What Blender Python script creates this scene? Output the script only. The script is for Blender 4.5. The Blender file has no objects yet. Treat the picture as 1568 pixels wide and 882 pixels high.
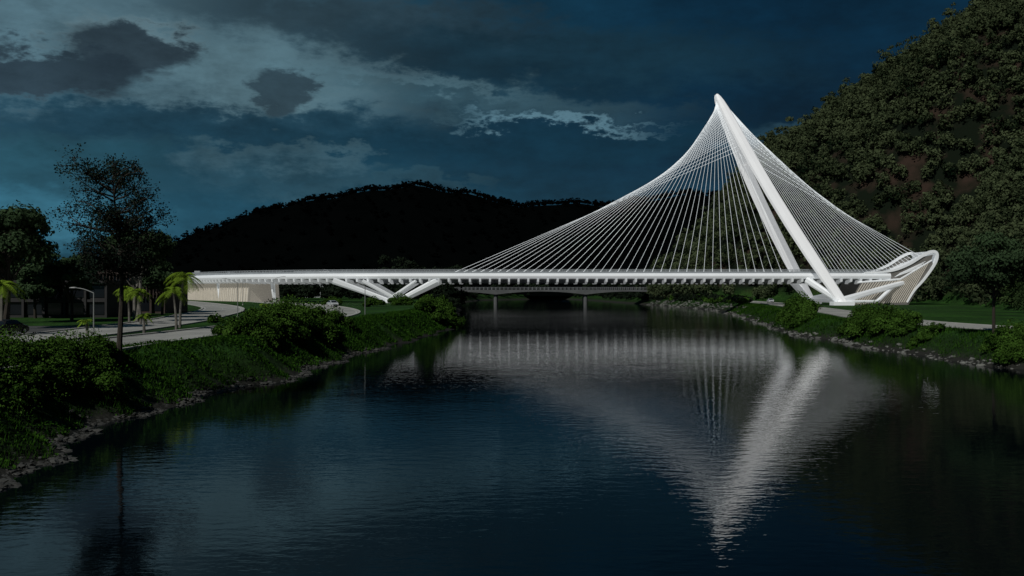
import bpy, math, numpy as np
from mathutils import Vector, Matrix
rng = np.random.default_rng(7)
sc = bpy.context.scene
sc.view_settings.view_transform = 'Standard'
sc.view_settings.look = 'None'
sc.view_settings.exposure = 0
sc.view_settings.gamma = 1

# ------------------------------------------------------------------ node helpers
def new_mat(name):
    m = bpy.data.materials.new(name); m.use_nodes = True
    nt = m.node_tree; nt.nodes.clear()
    out = nt.nodes.new('ShaderNodeOutputMaterial')
    return m, nt, out
def pbr(name, col, rough=0.6, var=0.15, scale=0.5, metal=0.0, emit=0.0, emcol=(1,1,1), bump=0.0, bscale=5, spec=0.5):
    m, nt, out = new_mat(name)
    b = nt.nodes.new('ShaderNodeBsdfPrincipled')
    b.inputs['Roughness'].default_value = rough
    b.inputs['Metallic'].default_value = metal
    b.inputs['Specular IOR Level'].default_value = spec
    tc = nt.nodes.new('ShaderNodeNewGeometry')
    n = nt.nodes.new('ShaderNodeTexNoise'); n.inputs['Scale'].default_value = scale; n.inputs['Detail'].default_value = 5
    nt.links.new(tc.outputs['Position'], n.inputs['Vector'])
    r = nt.nodes.new('ShaderNodeValToRGB')
    r.color_ramp.elements[0].position = 0.3; r.color_ramp.elements[1].position = 0.7
    r.color_ramp.elements[0].color = tuple(c*(1-var) for c in col)+(1,)
    r.color_ramp.elements[1].color = tuple(min(1,c*(1+var)) for c in col)+(1,)
    nt.links.new(n.outputs['Fac'], r.inputs['Fac'])
    nt.links.new(r.outputs['Color'], b.inputs['Base Color'])
    if emit > 0:
        b.inputs['Emission Color'].default_value = tuple(emcol)+(1,)
        b.inputs['Emission Strength'].default_value = emit
    if bump > 0:
        n2 = nt.nodes.new('ShaderNodeTexNoise'); n2.inputs['Scale'].default_value = bscale; n2.inputs['Detail'].default_value = 5
        nt.links.new(tc.outputs['Position'], n2.inputs['Vector'])
        bp = nt.nodes.new('ShaderNodeBump'); bp.inputs['Distance'].default_value = bump
        nt.links.new(n2.outputs['Fac'], bp.inputs['Height']); nt.links.new(bp.outputs['Normal'], b.inputs['Normal'])
    nt.links.new(b.outputs['BSDF'], out.inputs['Surface'])
    return m
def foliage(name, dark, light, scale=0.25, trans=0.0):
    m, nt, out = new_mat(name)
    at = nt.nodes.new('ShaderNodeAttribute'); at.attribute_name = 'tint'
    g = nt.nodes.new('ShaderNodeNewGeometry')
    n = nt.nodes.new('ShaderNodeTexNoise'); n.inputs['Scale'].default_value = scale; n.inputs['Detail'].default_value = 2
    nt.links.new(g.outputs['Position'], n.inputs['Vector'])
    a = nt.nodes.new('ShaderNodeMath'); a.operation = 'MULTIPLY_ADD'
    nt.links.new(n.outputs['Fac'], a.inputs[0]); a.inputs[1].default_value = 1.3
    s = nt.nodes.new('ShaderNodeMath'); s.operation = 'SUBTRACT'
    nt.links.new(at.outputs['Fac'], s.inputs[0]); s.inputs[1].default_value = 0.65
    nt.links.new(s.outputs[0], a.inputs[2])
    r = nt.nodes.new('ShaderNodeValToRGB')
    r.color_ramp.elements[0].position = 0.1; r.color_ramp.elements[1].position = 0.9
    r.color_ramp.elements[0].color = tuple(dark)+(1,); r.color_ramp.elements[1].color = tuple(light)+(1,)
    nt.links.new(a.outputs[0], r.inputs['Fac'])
    d = nt.nodes.new('ShaderNodeBsdfDiffuse')
    nt.links.new(r.outputs['Color'], d.inputs['Color'])
    if trans>0:
        t = nt.nodes.new('ShaderNodeBsdfTranslucent'); nt.links.new(r.outputs['Color'], t.inputs['Color'])
        mx = nt.nodes.new('ShaderNodeMixShader'); mx.inputs[0].default_value = trans
        nt.links.new(d.outputs[0], mx.inputs[1]); nt.links.new(t.outputs[0], mx.inputs[2])
        nt.links.new(mx.outputs[0], out.inputs['Surface'])
    else: nt.links.new(d.outputs[0], out.inputs['Surface'])
    return m

M = {}
M['bridge'] = pbr('bridge_white_paint_glow', (0.78,0.80,0.81), 0.4, 0.05, 0.15, emit=0.16, emcol=(0.95,0.98,1.0))  # weak emission stands in for floodlighting on the white deck
M['soffit'] = pbr('bridge_soffit_shade_grey', (0.16,0.17,0.18), 0.7, 0.15, 0.3)  # darker grey than the fascia: underside shade put into the colour
M['pylon'] = pbr('pylon_white_paint_glow', (0.8,0.8,0.8), 0.4, 0.05, 0.12, emit=0.30, emcol=(0.98,0.99,1.0))  # stronger emission imitates a floodlit pylon
M['cable'] = pbr('cable_white_glow', (0.75,0.77,0.78), 0.4, 0.03, 0.2, emit=0.38, emcol=(0.90,0.97,1.0))  # emission makes the thin cables glow as if floodlit
M['rail'] = pbr('bridge_railing_metal_glow', (0.30,0.33,0.35), 0.45, 0.1, 0.3, emit=0.04)  # slight glow added in place of light falling on the rails
M['greyrail'] = pbr('galvanised_railing', (0.22,0.23,0.24), 0.5, 0.1, 0.3)
M['louvre'] = pbr('anchorage_louvre_panel', (0.20,0.19,0.175), 0.7, 0.15, 0.5)
M['beige'] = pbr('abutment_stone_glow', (0.50,0.46,0.39), 0.7, 0.12, 0.8, emit=0.12, emcol=(1.0,0.93,0.80), bump=0.05, bscale=3)  # warm emission added so the stone looks lit
M['asphalt'] = pbr('asphalt', (0.06,0.06,0.06), 0.85, 0.2, 0.3)
M['road'] = pbr('road_concrete', (0.33,0.325,0.295), 0.85, 0.25, 0.12, bump=0.01, bscale=8)
M['kerb'] = pbr('kerb_concrete', (0.42,0.41,0.38), 0.8, 0.12, 0.6)
M['paint'] = pbr('road_paint', (0.55,0.55,0.52), 0.7, 0.1, 2)
M['darkconc'] = pbr('dark_concrete', (0.10,0.105,0.105), 0.8, 0.2, 0.3)
M['bark'] = pbr('bark', (0.035,0.028,0.02), 0.9, 0.3, 3, bump=0.03, bscale=10)
M['palebark'] = pbr('pale_bark', (0.15,0.14,0.12), 0.9, 0.3, 2, bump=0.03, bscale=8)
M['rock'] = pbr('bank_rock', (0.045,0.045,0.04), 0.85, 0.5, 0.9, bump=0.06, bscale=5)
M['rockl'] = pbr('bank_rock_pale', (0.14,0.14,0.125), 0.85, 0.6, 0.7, bump=0.06, bscale=5)
M['leaf'] = foliage('broadleaf_foliage', (0.010,0.020,0.010), (0.055,0.092,0.042), trans=0.15)
M['leafd'] = foliage('sparse_tree_foliage', (0.006,0.011,0.009), (0.022,0.036,0.024))
M['bush'] = foliage('bush_foliage', (0.005,0.016,0.003), (0.055,0.115,0.018), 0.35)
M['hillf'] = foliage('hillside_foliage', (0.005,0.012,0.006), (0.072,0.092,0.044), 0.06)  # wide dark-to-light range puts lit contrast into the crowns
M['foot'] = foliage('foothill_foliage', (0.006,0.014,0.006), (0.052,0.084,0.028), 0.15)
M['black'] = foliage('distant_foliage_shaded', (0.0008,0.0012,0.0012), (0.0016,0.0022,0.0022), 0.05)  # near-black colour carries the shade on the distant hill
M['midf'] = foliage('background_foliage', (0.003,0.006,0.004), (0.016,0.024,0.014), 0.1)
M['palm'] = foliage('palm_fronds', (0.03,0.07,0.008), (0.20,0.30,0.03), 0.8)
M['grass'] = foliage('grass_blades', (0.006,0.020,0.003), (0.032,0.085,0.010), 0.3)
M['glass'] = pbr('window_glass', (0.01,0.012,0.015), 0.08, 0.1, 1)
M['wall'] = pbr('building_wall_dark', (0.022,0.021,0.021), 0.8, 0.2, 0.5)
M['wallb'] = pbr('building_panel_brown', (0.045,0.03,0.024), 0.8, 0.2, 0.8)
M['wallw'] = pbr('building_wall_white', (0.4,0.42,0.42), 0.8, 0.15, 0.5)
M['tyre'] = pbr('tyre_rubber', (0.015,0.015,0.015), 0.8)
M['carw'] = pbr('car_paint_silver', (0.45,0.47,0.48), 0.25, 0.03)
M['card'] = pbr('car_paint_dark', (0.02,0.022,0.025), 0.25, 0.03)
M['lampm'] = pbr('galvanised_steel', (0.22,0.23,0.22), 0.5, 0.1, 2)
M['lens'] = pbr('headlamp_lens', (0.8,0.8,0.75), 0.2, 0.02)

# ------------------------------------------------------------------ mesh builder
class MB:
    def __init__(s): s.v=[]; s.n=0; s.loops=[]; s.tot=[]; s.mi=[]; s.t=[]
    def add(s, verts, faces, mat=0, tint=0.5):
        verts=np.asarray(verts,dtype=np.float32).reshape(-1,3); faces=np.asarray(faces,dtype=np.int32)
        if faces.ndim==1: faces=faces.reshape(1,-1)
        s.v.append(verts); s.loops.append((faces+s.n).ravel()); s.tot.append(np.full(len(faces),faces.shape[1],dtype=np.int32))
        s.mi.append(np.full(len(faces),mat,dtype=np.int32))
        t=np.asarray(tint,dtype=np.float32)
        if t.ndim==0: t=np.full(len(verts),float(t),dtype=np.float32)
        s.t.append(t); s.n+=len(verts)
    def more(s, faces, base, mat=0):
        faces=np.asarray(faces,dtype=np.int32)
        if faces.ndim==1: faces=faces.reshape(1,-1)
        s.loops.append((faces+base).ravel()); s.tot.append(np.full(len(faces),faces.shape[1],dtype=np.int32)); s.mi.append(np.full(len(faces),mat,dtype=np.int32))
    def loft(s, sections, mat=0, caps=True, tint=0.5, closed=True):
        S=np.asarray(sections,dtype=np.float32); n,k,_=S.shape; base=s.n
        i=np.arange(n-1)[:,None]; j=np.arange(k if closed else k-1)[None,:]; j2=(j+1)%k
        f=np.stack([i*k+j,i*k+j2,(i+1)*k+j2,(i+1)*k+j],-1).reshape(-1,4)
        s.add(S.reshape(-1,3),f,mat,tint)
        if caps and closed:
            s.more(np.arange(k)[::-1],base,mat); s.more(np.arange(k)+(n-1)*k,base,mat)
    def tube(s, pts, rad, sides=6, mat=0, caps=False):
        P=np.asarray(pts,dtype=float); n=len(P); rad=np.broadcast_to(np.asarray(rad,dtype=float),(n,))
        T=np.gradient(P,axis=0); T/=np.linalg.norm(T,axis=1)[:,None]+1e-9
        up=np.array([0,0,1.0]) if abs(T[0,2])<0.9 else np.array([1.0,0,0])
        A=np.cross(T,up); A/=np.linalg.norm(A,axis=1)[:,None]+1e-9; B=np.cross(T,A)
        a=np.arange(sides)/sides*2*np.pi
        S=P[:,None]+rad[:,None,None]*(A[:,None]*np.cos(a)[None,:,None]+B[:,None]*np.sin(a)[None,:,None])
        s.loft(S,mat,caps)
    def box(s, lo, hi, mat=0):
        x0,y0,z0=lo; x1,y1,z1=hi
        s.loft([[(x0,y0,z0),(x0,y1,z0),(x1,y1,z0),(x1,y0,z0)],[(x0,y0,z1),(x0,y1,z1),(x1,y1,z1),(x1,y0,z1)]],mat)
    def leaves(s, c, nrm, size, mat=0, tint=0.5, aspect=0.7):
        c=np.asarray(c); m=len(c)
        if m==0: return
        nrm=nrm/(np.linalg.norm(nrm,axis=1)[:,None]+1e-9)
        r=rng.normal(size=(m,3)); t1=np.cross(nrm,r); t1/=np.linalg.norm(t1,axis=1)[:,None]+1e-9
        t2=np.cross(nrm,t1); sz=np.broadcast_to(np.asarray(size),(m,))*rng.uniform(0.6,1.4,m)
        t1=t1*sz[:,None]; t2=t2*(sz*aspect)[:,None]
        V=np.stack([c+t1,c+t2,c-t1,c-t2],1).reshape(-1,3)
        t=np.broadcast_to(np.asarray(tint,dtype=np.float32),(m,))
        s.add(V,np.arange(m*4).reshape(-1,4),mat,np.repeat(t,4))
    def build(s, name, mats, smooth=False, parent=None):
        me=bpy.data.meshes.new(name); V=np.concatenate(s.v); L=np.concatenate(s.loops); T=np.concatenate(s.tot); mi=np.concatenate(s.mi)
        me.vertices.add(len(V)); me.vertices.foreach_set('co',V.ravel())
        me.loops.add(len(L)); me.loops.foreach_set('vertex_index',L)
        me.polygons.add(len(T)); st=np.zeros(len(T),dtype=np.int32); st[1:]=np.cumsum(T)[:-1]
        me.polygons.foreach_set('loop_start',st)
        try: me.polygons.foreach_set('loop_total',T)
        except Exception: pass
        me.polygons.foreach_set('material_index',mi)
        me.polygons.foreach_set('use_smooth',np.full(len(T),smooth))
        for m in mats: me.materials.append(m)
        a=me.attributes.new('tint','FLOAT','POINT'); a.data.foreach_set('value',np.concatenate(s.t))
        me.update(calc_edges=True)
        o=bpy.data.objects.new(name,me); sc.collection.objects.link(o)
        if parent: o.parent=parent
        return o
def empty(name):
    o=bpy.data.objects.new(name,None); sc.collection.objects.link(o); return o
def catmull(pts,n=12):
    P=np.asarray(pts,dtype=float); P=np.vstack([2*P[0]-P[1],P,2*P[-1]-P[-2]]); out=[]
    for i in range(1,len(P)-2):
        for k in range(n):
            t=k/n; a,b,c,d=P[i-1],P[i],P[i+1],P[i+2]
            out.append(0.5*((2*b)+(-a+c)*t+(2*a-5*b+4*c-d)*t*t+(-a+3*b-3*c+d)*t**3))
    out.append(P[-2]); return np.array(out)
def sstep(x): x=np.clip(x,0,1); return x*x*(3-2*x)
def snoise(x,y,f,seed=0):
    r=np.random.default_rng(seed); v=0
    for i in range(7):
        a=r.uniform(0,2*np.pi); k=f*(1.0+0.55*i); ph=r.uniform(0,6.28)
        v=v+np.sin((x*np.cos(a)+y*np.sin(a))*k+ph)/(1+0.5*i)
    return v/3.0

# ------------------------------------------------------------------ terrain
LY=[-300,0,40,48,60,71,86,115,152,200,260,310,420,520,640,720]
LX=[-14,-17,-20.5,-22.5,-23.5,-22.8,-19.5,-18.8,-14.6,-11.4,-14,-17,-22,-30,-20,30]
RY=[-300,60,95,115,143,174,222,290,353,444,560,640,720]
RX=[52,50,49.8,47.4,48,48.5,56,66,73,67,56,49,32]
def shoreL(y): return np.interp(y,LY,LX)+0.7*np.sin(y*0.31)+0.5*np.sin(y*0.83+1)+0.25*np.sin(y*2.1)
def shoreR(y): return np.interp(y,RY,RX)+0.9*np.sin(y*0.21+2)+0.5*np.sin(y*0.67)
XFY=[-300,0,100,120,150,200,260,300,345,370,400,450,600,900]
XFX=[84,82,80,83,89,108,129,142,150,145,112,70,70,90]
CX=[50,70,85,100,112,120,128,141,155,167,179,195,209,235,300,400,700]
CZ=[0,6,18,36,50,60,68,74,79,90,101,108,116,140,172,182,190]
def height(x,y):
    x=np.asarray(x,dtype=float); y=np.asarray(y,dtype=float)
    xl=shoreL(y); xr=shoreR(y)
    ins=np.minimum(x-xl,xr-x); ins=np.where(y>715,-20,ins)
    left=x<(xl+xr)/2
    pl=np.where(left,3.4,2.8)
    o=-ins
    bank=pl*sstep(o/6.5+0.02)+0.25*snoise(x,y,0.8,3)*sstep(o/1.5)*(1-sstep((o-3)/3.5))
    z=np.where(ins>0,-np.minimum(ins*0.35,2.5)-0.02,bank)
    xf=np.interp(y,XFY,XFX); up=1.45*(x-xf); cap=np.interp(x,CX,CZ)
    k=12.0; a=np.maximum(up,0); hh=np.maximum(0,-k*np.log(np.exp(-np.minimum(a,400)/k)+np.exp(-cap/k))) 
    hh=np.where(up>0,np.minimum(hh+0.0,np.maximum(a,0)),0)
    hh=hh*(1-sstep((y-520)/180.0))
    hh=hh*(1+0.08*snoise(x,y,0.035,11))+sstep(hh/25)*3.5*snoise(x,y,0.09,5)
    return z+np.where((up>0)&(ins<0),np.maximum(hh,0),0)
xs=np.unique(np.concatenate([np.linspace(-4000,-200,14),np.arange(-200,-60,5),np.arange(-60,-4,1.2),np.arange(-4,40,4),np.arange(40,62,1.2),np.arange(62,340,4),np.linspace(340,4000,16)]))
ys=np.unique(np.concatenate([np.linspace(-1200,0,10),np.arange(0,240,2.0),np.arange(240,620,5),np.arange(620,800,12),np.linspace(800,6000,16)]))
X,Y=np.meshgrid(xs,ys); Z=height(X,Y)
b=MB(); nx=len(xs); ny=len(ys)
i,j=np.meshgrid(np.arange(ny-1),np.arange(nx-1),indexing='ij')
f=np.stack([i*nx+j,i*nx+j+1,(i+1)*nx+j+1,(i+1)*nx+j],-1).reshape(-1,4)
b.add(np.stack([X,Y,Z],-1).reshape(-1,3),f)
gm,nt,out=new_mat('ground_grass_and_soil')
bs=nt.nodes.new('ShaderNodeBsdfPrincipled'); bs.inputs['Roughness'].default_value=0.95; bs.inputs['Specular IOR Level'].default_value=0.1
g=nt.nodes.new('ShaderNodeNewGeometry'); sp=nt.nodes.new('ShaderNodeSeparateXYZ'); nt.links.new(g.outputs['Position'],sp.inputs[0])
n1=nt.nodes.new('ShaderNodeTexNoise'); n1.inputs['Scale'].default_value=0.09; n1.inputs['Detail'].default_value=6; nt.links.new(g.outputs['Position'],n1.inputs['Vector'])
n2=nt.nodes.new('ShaderNodeTexNoise'); n2.inputs['Scale'].default_value=1.6; n2.inputs['Detail'].default_value=6; nt.links.new(g.outputs['Position'],n2.inputs['Vector'])
r1=nt.nodes.new('ShaderNodeValToRGB'); e=r1.color_ramp.elements; e[0].position=0.35; e[0].color=(0.014,0.040,0.008,1); e[1].position=0.65; e[1].color=(0.034,0.100,0.015,1); nt.links.new(n1.outputs['Fac'],r1.inputs['Fac'])
r2=nt.nodes.new('ShaderNodeValToRGB'); e=r2.color_ramp.elements; e[0].position=0.35; e[0].color=(0.45,0.45,0.45,1); e[1].position=0.65; e[1].color=(1.1,1.1,1.1,1); nt.links.new(n2.outputs['Fac'],r2.inputs['Fac'])
mm=nt.nodes.new('ShaderNodeMixRGB'); mm.blend_type='MULTIPLY'; mm.inputs[0].default_value=1; nt.links.new(r1.outputs[0],mm.inputs[1]); nt.links.new(r2.outputs[0],mm.inputs[2])
mk=nt.nodes.new('ShaderNodeMapRange'); mk.inputs[1].default_value=1.6; mk.inputs[2].default_value=2.7; mk.inputs[3].default_value=0.65; mk.inputs[4].default_value=0; nt.links.new(sp.outputs['Z'],mk.inputs[0])
mq=nt.nodes.new('ShaderNodeMixRGB'); nt.links.new(mk.outputs[0],mq.inputs[0]); nt.links.new(mm.outputs[0],mq.inputs[1]); mq.inputs[2].default_value=(0.010,0.018,0.006,1)  # low bank darkened: dimmer light by the water put into grass colour
za=nt.nodes.new('ShaderNodeMath'); za.operation='MULTIPLY_ADD'; nt.links.new(n2.outputs['Fac'],za.inputs[0]); za.inputs[1].default_value=-1.2; nt.links.new(sp.outputs['Z'],za.inputs[2])
mr=nt.nodes.new('ShaderNodeMapRange'); mr.inputs[1].default_value=-0.3; mr.inputs[2].default_value=0.35; mr.inputs[3].default_value=1; mr.inputs[4].default_value=0; nt.links.new(za.outputs[0],mr.inputs[0])
mg=nt.nodes.new('ShaderNodeMixRGB'); nt.links.new(mr.outputs[0],mg.inputs[0]); nt.links.new(mq.outputs[0],mg.inputs[1]); mg.inputs[2].default_value=(0.026,0.026,0.022,1)
mh=nt.nodes.new('ShaderNodeMapRange'); mh.inputs[1].default_value=4; mh.inputs[2].default_value=9; nt.links.new(sp.outputs['Z'],mh.inputs[0])
r3=nt.nodes.new('ShaderNodeValToRGB'); e=r3.color_ramp.elements; e[0].position=0.48; e[0].color=(0.006,0.010,0.005,1); e[1].position=0.66; e[1].color=(0.040,0.026,0.019,1); nt.links.new(n1.outputs['Fac'],r3.inputs['Fac'])
mg2=nt.nodes.new('ShaderNodeMixRGB'); nt.links.new(mh.outputs[0],mg2.inputs[0]); nt.links.new(mg.outputs[0],mg2.inputs[1]); nt.links.new(r3.outputs[0],mg2.inputs[2])
nt.links.new(mg2.outputs[0],bs.inputs['Base Color'])
bp=nt.nodes.new('ShaderNodeBump'); bp.inputs['Distance'].default_value=0.25; nt.links.new(n2.outputs['Fac'],bp.inputs['Height']); nt.links.new(bp.outputs[0],bs.inputs['Normal'])
nt.links.new(bs.outputs[0],out.inputs['Surface'])
b.build('ground',[gm],smooth=True)

# ------------------------------------------------------------------ water
wm,nt,out=new_mat('river_water')
bs=nt.nodes.new('ShaderNodeBsdfPrincipled'); bs.inputs['Base Color'].default_value=(0.001,0.003,0.005,1); bs.inputs['Roughness'].default_value=0.03; bs.inputs['IOR'].default_value=1.30
g=nt.nodes.new('ShaderNodeNewGeometry')
mp=nt.nodes.new('ShaderNodeMapping'); mp.inputs['Scale'].default_value=(0.6,1.1,1); nt.links.new(g.outputs['Position'],mp.inputs['Vector'])
n1=nt.nodes.new('ShaderNodeTexNoise'); n1.inputs['Scale'].default_value=1.6; n1.inputs['Detail'].default_value=3; n1.inputs['Roughness'].default_value=0.55; nt.links.new(mp.outputs[0],n1.inputs['Vector'])
n2=nt.nodes.new('ShaderNodeTexNoise'); n2.inputs['Scale'].default_value=0.25; n2.inputs['Detail'].default_value=2; nt.links.new(mp.outputs[0],n2.inputs['Vector'])
n3=nt.nodes.new('ShaderNodeTexNoise'); n3.inputs['Scale'].default_value=0.03; n3.inputs['Detail'].default_value=2; nt.links.new(g.outputs['Position'],n3.inputs['Vector'])
ms=nt.nodes.new('ShaderNodeMapRange'); ms.inputs[1].default_value=0.35; ms.inputs[2].default_value=0.65; ms.inputs[3].default_value=0.65; ms.inputs[4].default_value=1.2; nt.links.new(n3.outputs['Fac'],ms.inputs[0])
mu=nt.nodes.new('ShaderNodeMath'); mu.operation='MULTIPLY'; nt.links.new(n1.outputs['Fac'],mu.inputs[0]); nt.links.new(ms.outputs[0],mu.inputs[1])
ad=nt.nodes.new('ShaderNodeMath'); ad.operation='MULTIPLY_ADD'; nt.links.new(n2.outputs['Fac'],ad.inputs[0]); ad.inputs[1].default_value=0.9; nt.links.new(mu.outputs[0],ad.inputs[2])
bp=nt.nodes.new('ShaderNodeBump'); bp.inputs['Distance'].default_value=0.0125; nt.links.new(ad.outputs[0],bp.inputs['Height']); nt.links.new(bp.outputs[0],bs.inputs['Normal'])
nt.links.new(bs.outputs[0],out.inputs['Surface'])
b=MB(); b.add([(-60,-300,0),(90,-300,0),(90,760,0),(-60,760,0)],[0,1,2,3]); b.build('river_water',[wm])

# ------------------------------------------------------------------ roads
def frame(P):
    T=np.gradient(P,axis=0); T/=np.linalg.norm(T,axis=1)[:,None]; return T,np.stack([T[:,1],-T[:,0]],1)
def road(name,pts,hw,z,mats=True):
    P=catmull(pts,14); T,N=frame(P); b=MB()
    def strip(o0,o1,zz,mat,mask=None):
        A=P+N*o0; B=P+N*o1
        for k in range(len(P)-1):
            if mask is not None and not mask(k): continue
            b.add([(*A[k],zz),(*A[k+1],zz),(*B[k+1],zz),(*B[k],zz)],[0,1,2,3],mat)
    strip(-hw,hw,z+0.03,0)
    strip(-hw+0.35,-hw+0.5,z+0.045,1); strip(hw-0.5,hw-0.35,z+0.045,1)
    strip(-0.08,0.08,z+0.045,1,lambda k:k%4<2)
    for s in (-1,1):
        S=[]
        for k in range(len(P)):
            a=P[k]+N[k]*s*hw; c=P[k]+N[k]*s*(hw+0.35)
            S.append([(*a,z),(*a,z+0.16),(*c,z+0.16),(*c,z)])
        b.loft(S,2)
    return b.build(name,[M['road'],M['paint'],M['kerb']])
road('riverside_road',[(-30,30),(-32.5,55),(-33,74),(-32.5,88),(-31.5,102),(-30.5,123),(-30,150),(-33,185),(-42,225),(-55,262),(-76,310),(-104,375),(-140,450)],4.0,3.4)
road('ramp_road',[(-46,30),(-45,60),(-43.5,80),(-43.5,100),(-46,130),(-51,160),(-58,195),(-70,235),(-90,283),(-120,345),(-160,420)],4.2,3.4)
road('riverside_path',[(100,78),(80,96),(68,112),(62,130),(60.5,150),(63,172),(69,205),(77,255),(84,300),(89,350),(90,420),(78,500)],4.0,2.8)
b=MB()
b.add([(-100,92,3.42),(-49,92,3.42),(-49,118,3.42),(-100,118,3.42)],[0,1,2,3]); 
for k in range(9):
    b.add([(-88+k*4,93,3.43),(-87.85+k*4,93,3.43),(-87.85+k*4,98,3.43),(-88+k*4,98,3.43)],[0,1,2,3],1)
b.build('parking_pavement',[M['asphalt'],M['paint']])

# ------------------------------------------------------------------ bridge
bridge=empty('cable_stayed_bridge')
DP=catmull([(116,309),(90,309),(60,309),(30,309),(0,309),(-22,309),(-52,313),(-86,335),(-115,375),(-143,430),(-166,492)],16)
seg=np.concatenate([[0],np.cumsum(np.linalg.norm(np.diff(DP,axis=0),axis=1))]); L=seg[-1]
sN=np.arange(0,L,3.0); DPu=np.stack([np.interp(sN,seg,DP[:,0]),np.interp(sN,seg,DP[:,1])],1)
T,N=frame(DPu)
near=-N
b=MB()
prof=[(-7.9,12.35),(-8.2,12.55),(-8.7,12.5),(-9.2,12.1),(-9.35,11.6),(-9.1,11.0),(-8.3,10.75),(-4.6,10.35),(-3.4,9.45),(3.4,9.45),(4.6,10.35),(8.3,10.75),(9.1,11.0),(9.35,11.6),(9.2,12.1),(8.7,12.5),(8.2,12.55),(7.9,12.35)]
def sect(pr): return [[(DPu[k,0]+near[k,0]*-o,DPu[k,1]+near[k,1]*-o,z) for o,z in pr] for k in range(len(DPu))]
b.loft(sect(prof[0:7]),0,closed=False)
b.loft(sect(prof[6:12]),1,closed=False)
b.loft(sect(prof[11:18]),0,closed=False)
b.loft(sect([prof[17],prof[0]]),2,closed=False)
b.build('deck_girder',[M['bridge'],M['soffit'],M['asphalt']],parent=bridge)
b=MB()
for k in range(len(DPu)):
    for s in (-1,1):
        p=DPu[k]; n=near[k]*s; t=T[k]*0.3
        def q(o,z,sg): 
            c=p+n*o+t*sg; return (c[0],c[1],z)
        sec=lambda sg:[q(3.5,9.2,sg),q(8.7,9.95,sg),q(9.0,10.85,sg),q(8.2,10.9,sg),q(4.5,10.6,sg)]
        b.loft([sec(-1),sec(1)],0)
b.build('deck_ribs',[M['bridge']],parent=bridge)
b=MB()
for s in (-1,1):
    for off,z0,z1,mat in ((8.55,12.55,13.0,0),(8.55,13.12,13.2,0),(8.55,13.35,13.43,0),(8.55,13.6,13.74,0),(3.0,12.36,13.1,0)):
        S=[]
        for k in range(len(DPu)):
            a=DPu[k]+near[k]*s*(off-0.06); c=DPu[k]+near[k]*s*(off+0.06)
            S.append([(*a,z0),(*a,z1),(*c,z1),(*c,z0)])
        b.loft(S,mat)
    for k in range(len(DPu)):
        for h in (0,1.5):
            c=DPu[k]+near[k]*s*8.5-T[k]*-h
            b.box((c[0]-0.06,c[1]-0.06,12.5),(c[0]+0.06,c[1]+0.06,13.62),0)
b.build('deck_railing',[M['rail']],parent=bridge)
# pylon
def legpt(t,side): return np.array([64.5+34.5*t+ -1.6*math.sin(math.pi*t), 309+side*(0.9+14.6*t), 69-65.3*t])
ts=[0,0.012,0.03,0.07,0.15,0.25,0.35,0.5,0.65,0.8,0.9,1.0]
wx=[0.35,0.8,1.15,1.5,1.75,1.9,2.0,2.1,2.15,2.1,1.9,1.6]
b=MB()
for side in (-1,1):
    S=[]
    for t,w in zip(ts,wx):
        c=legpt(t,side); wy=0.65*w+0.2
        S.append([(c[0]+dx*w,c[1]+side*dy*wy,c[2]) for dx,dy in ((-1,0),(-0.75,0.55),(-0.1,1.0),(0.7,0.75),(1,0.1),(0.7,-0.8),(-0.3,-0.8))])
    b.loft(S,0)
S=[]
for t,w in zip([0,0.012,0.03,0.07,0.15,0.25,0.30,0.33],[0.25,0.7,1.0,1.25,1.45,1.5,1.3,0.9]):
    c=(legpt(t,-1)+legpt(t,1))/2; hy=0.9+14.6*t
    S.append([(c[0]-w,c[1]-hy,c[2]),(c[0]-w,c[1]+hy,c[2]),(c[0]+w*0.8,c[1]+hy,c[2]),(c[0]+w*0.8,c[1]-hy,c[2])])
b.loft(S,0)
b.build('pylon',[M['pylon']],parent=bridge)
def strut(b,p0,p1,w0,w1,h0,h1,mat=0):
    p0=np.array(p0,float); p1=np.array(p1,float); d=p1-p0; d/=np.linalg.norm(d)
    side=np.cross(d,(0,0,1.0)); side/=np.linalg.norm(side); up=np.cross(side,d); S=[]
    for t in np.linspace(0,1,7):
        c=p0+(p1-p0)*t; w=(w0+(w1-w0)*t); h=h0+(h1-h0)*t; 
        S.append([c+side*w*a+up*h*bb for a,bb in ((-1,-0.5),(-0.6,-1),(0.6,-1),(1,-0.5),(1,0.5),(0.6,1),(-0.6,1),(-1,0.5))])
    b.loft(S,mat)
b=MB()
for y,yo in ((301,1),(317,-1)):
    strut(b,(-55,y,10.3),(-37.5,y+yo*2,3.9),1.0,0.8,1.0,0.6)
    strut(b,(-46,y,10.2),(-34.5,y+yo*2,3.9),0.8,0.7,0.6,0.5)
    strut(b,(-23,y,10.3),(-35.5,y+yo*2,3.9),1.0,0.8,1.0,0.6)
    strut(b,(-29.5,y,10.2),(-39,y+yo*2,3.9),0.7,0.7,0.4,0.4)
    b.box((-41,y+yo*2-1.6,3.2),(-33,y+yo*2+1.6,3.8),0)
for side in (-1,1):
    f=legpt(1.0,side); y=f[1]
    strut(b,(f[0]-1,y,4.1),(120,309+side*8.2,9.6),0.9,0.7,0.9,0.7)
    strut(b,(f[0],y,3.9),(110,y-side*1.5,4.0),0.7,0.6,0.4,0.4)
    strut(b,(110,y-side*1.5,4.0),(117,309+side*8.2,8.4),0.6,0.6,0.4,0.4)
    strut(b,(f[0]-1,y,4.2),(90.5,309+side*8.4,10.5),0.9,0.9,0.8,1.0)
    b.box((f[0]-3.2,y-2,2.6),(f[0]+3.0,y+2,3.9),0)
strut(b,(98.5,294,4.2),(98.5,324,4.2),0.8,0.8,0.7,0.7)
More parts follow.
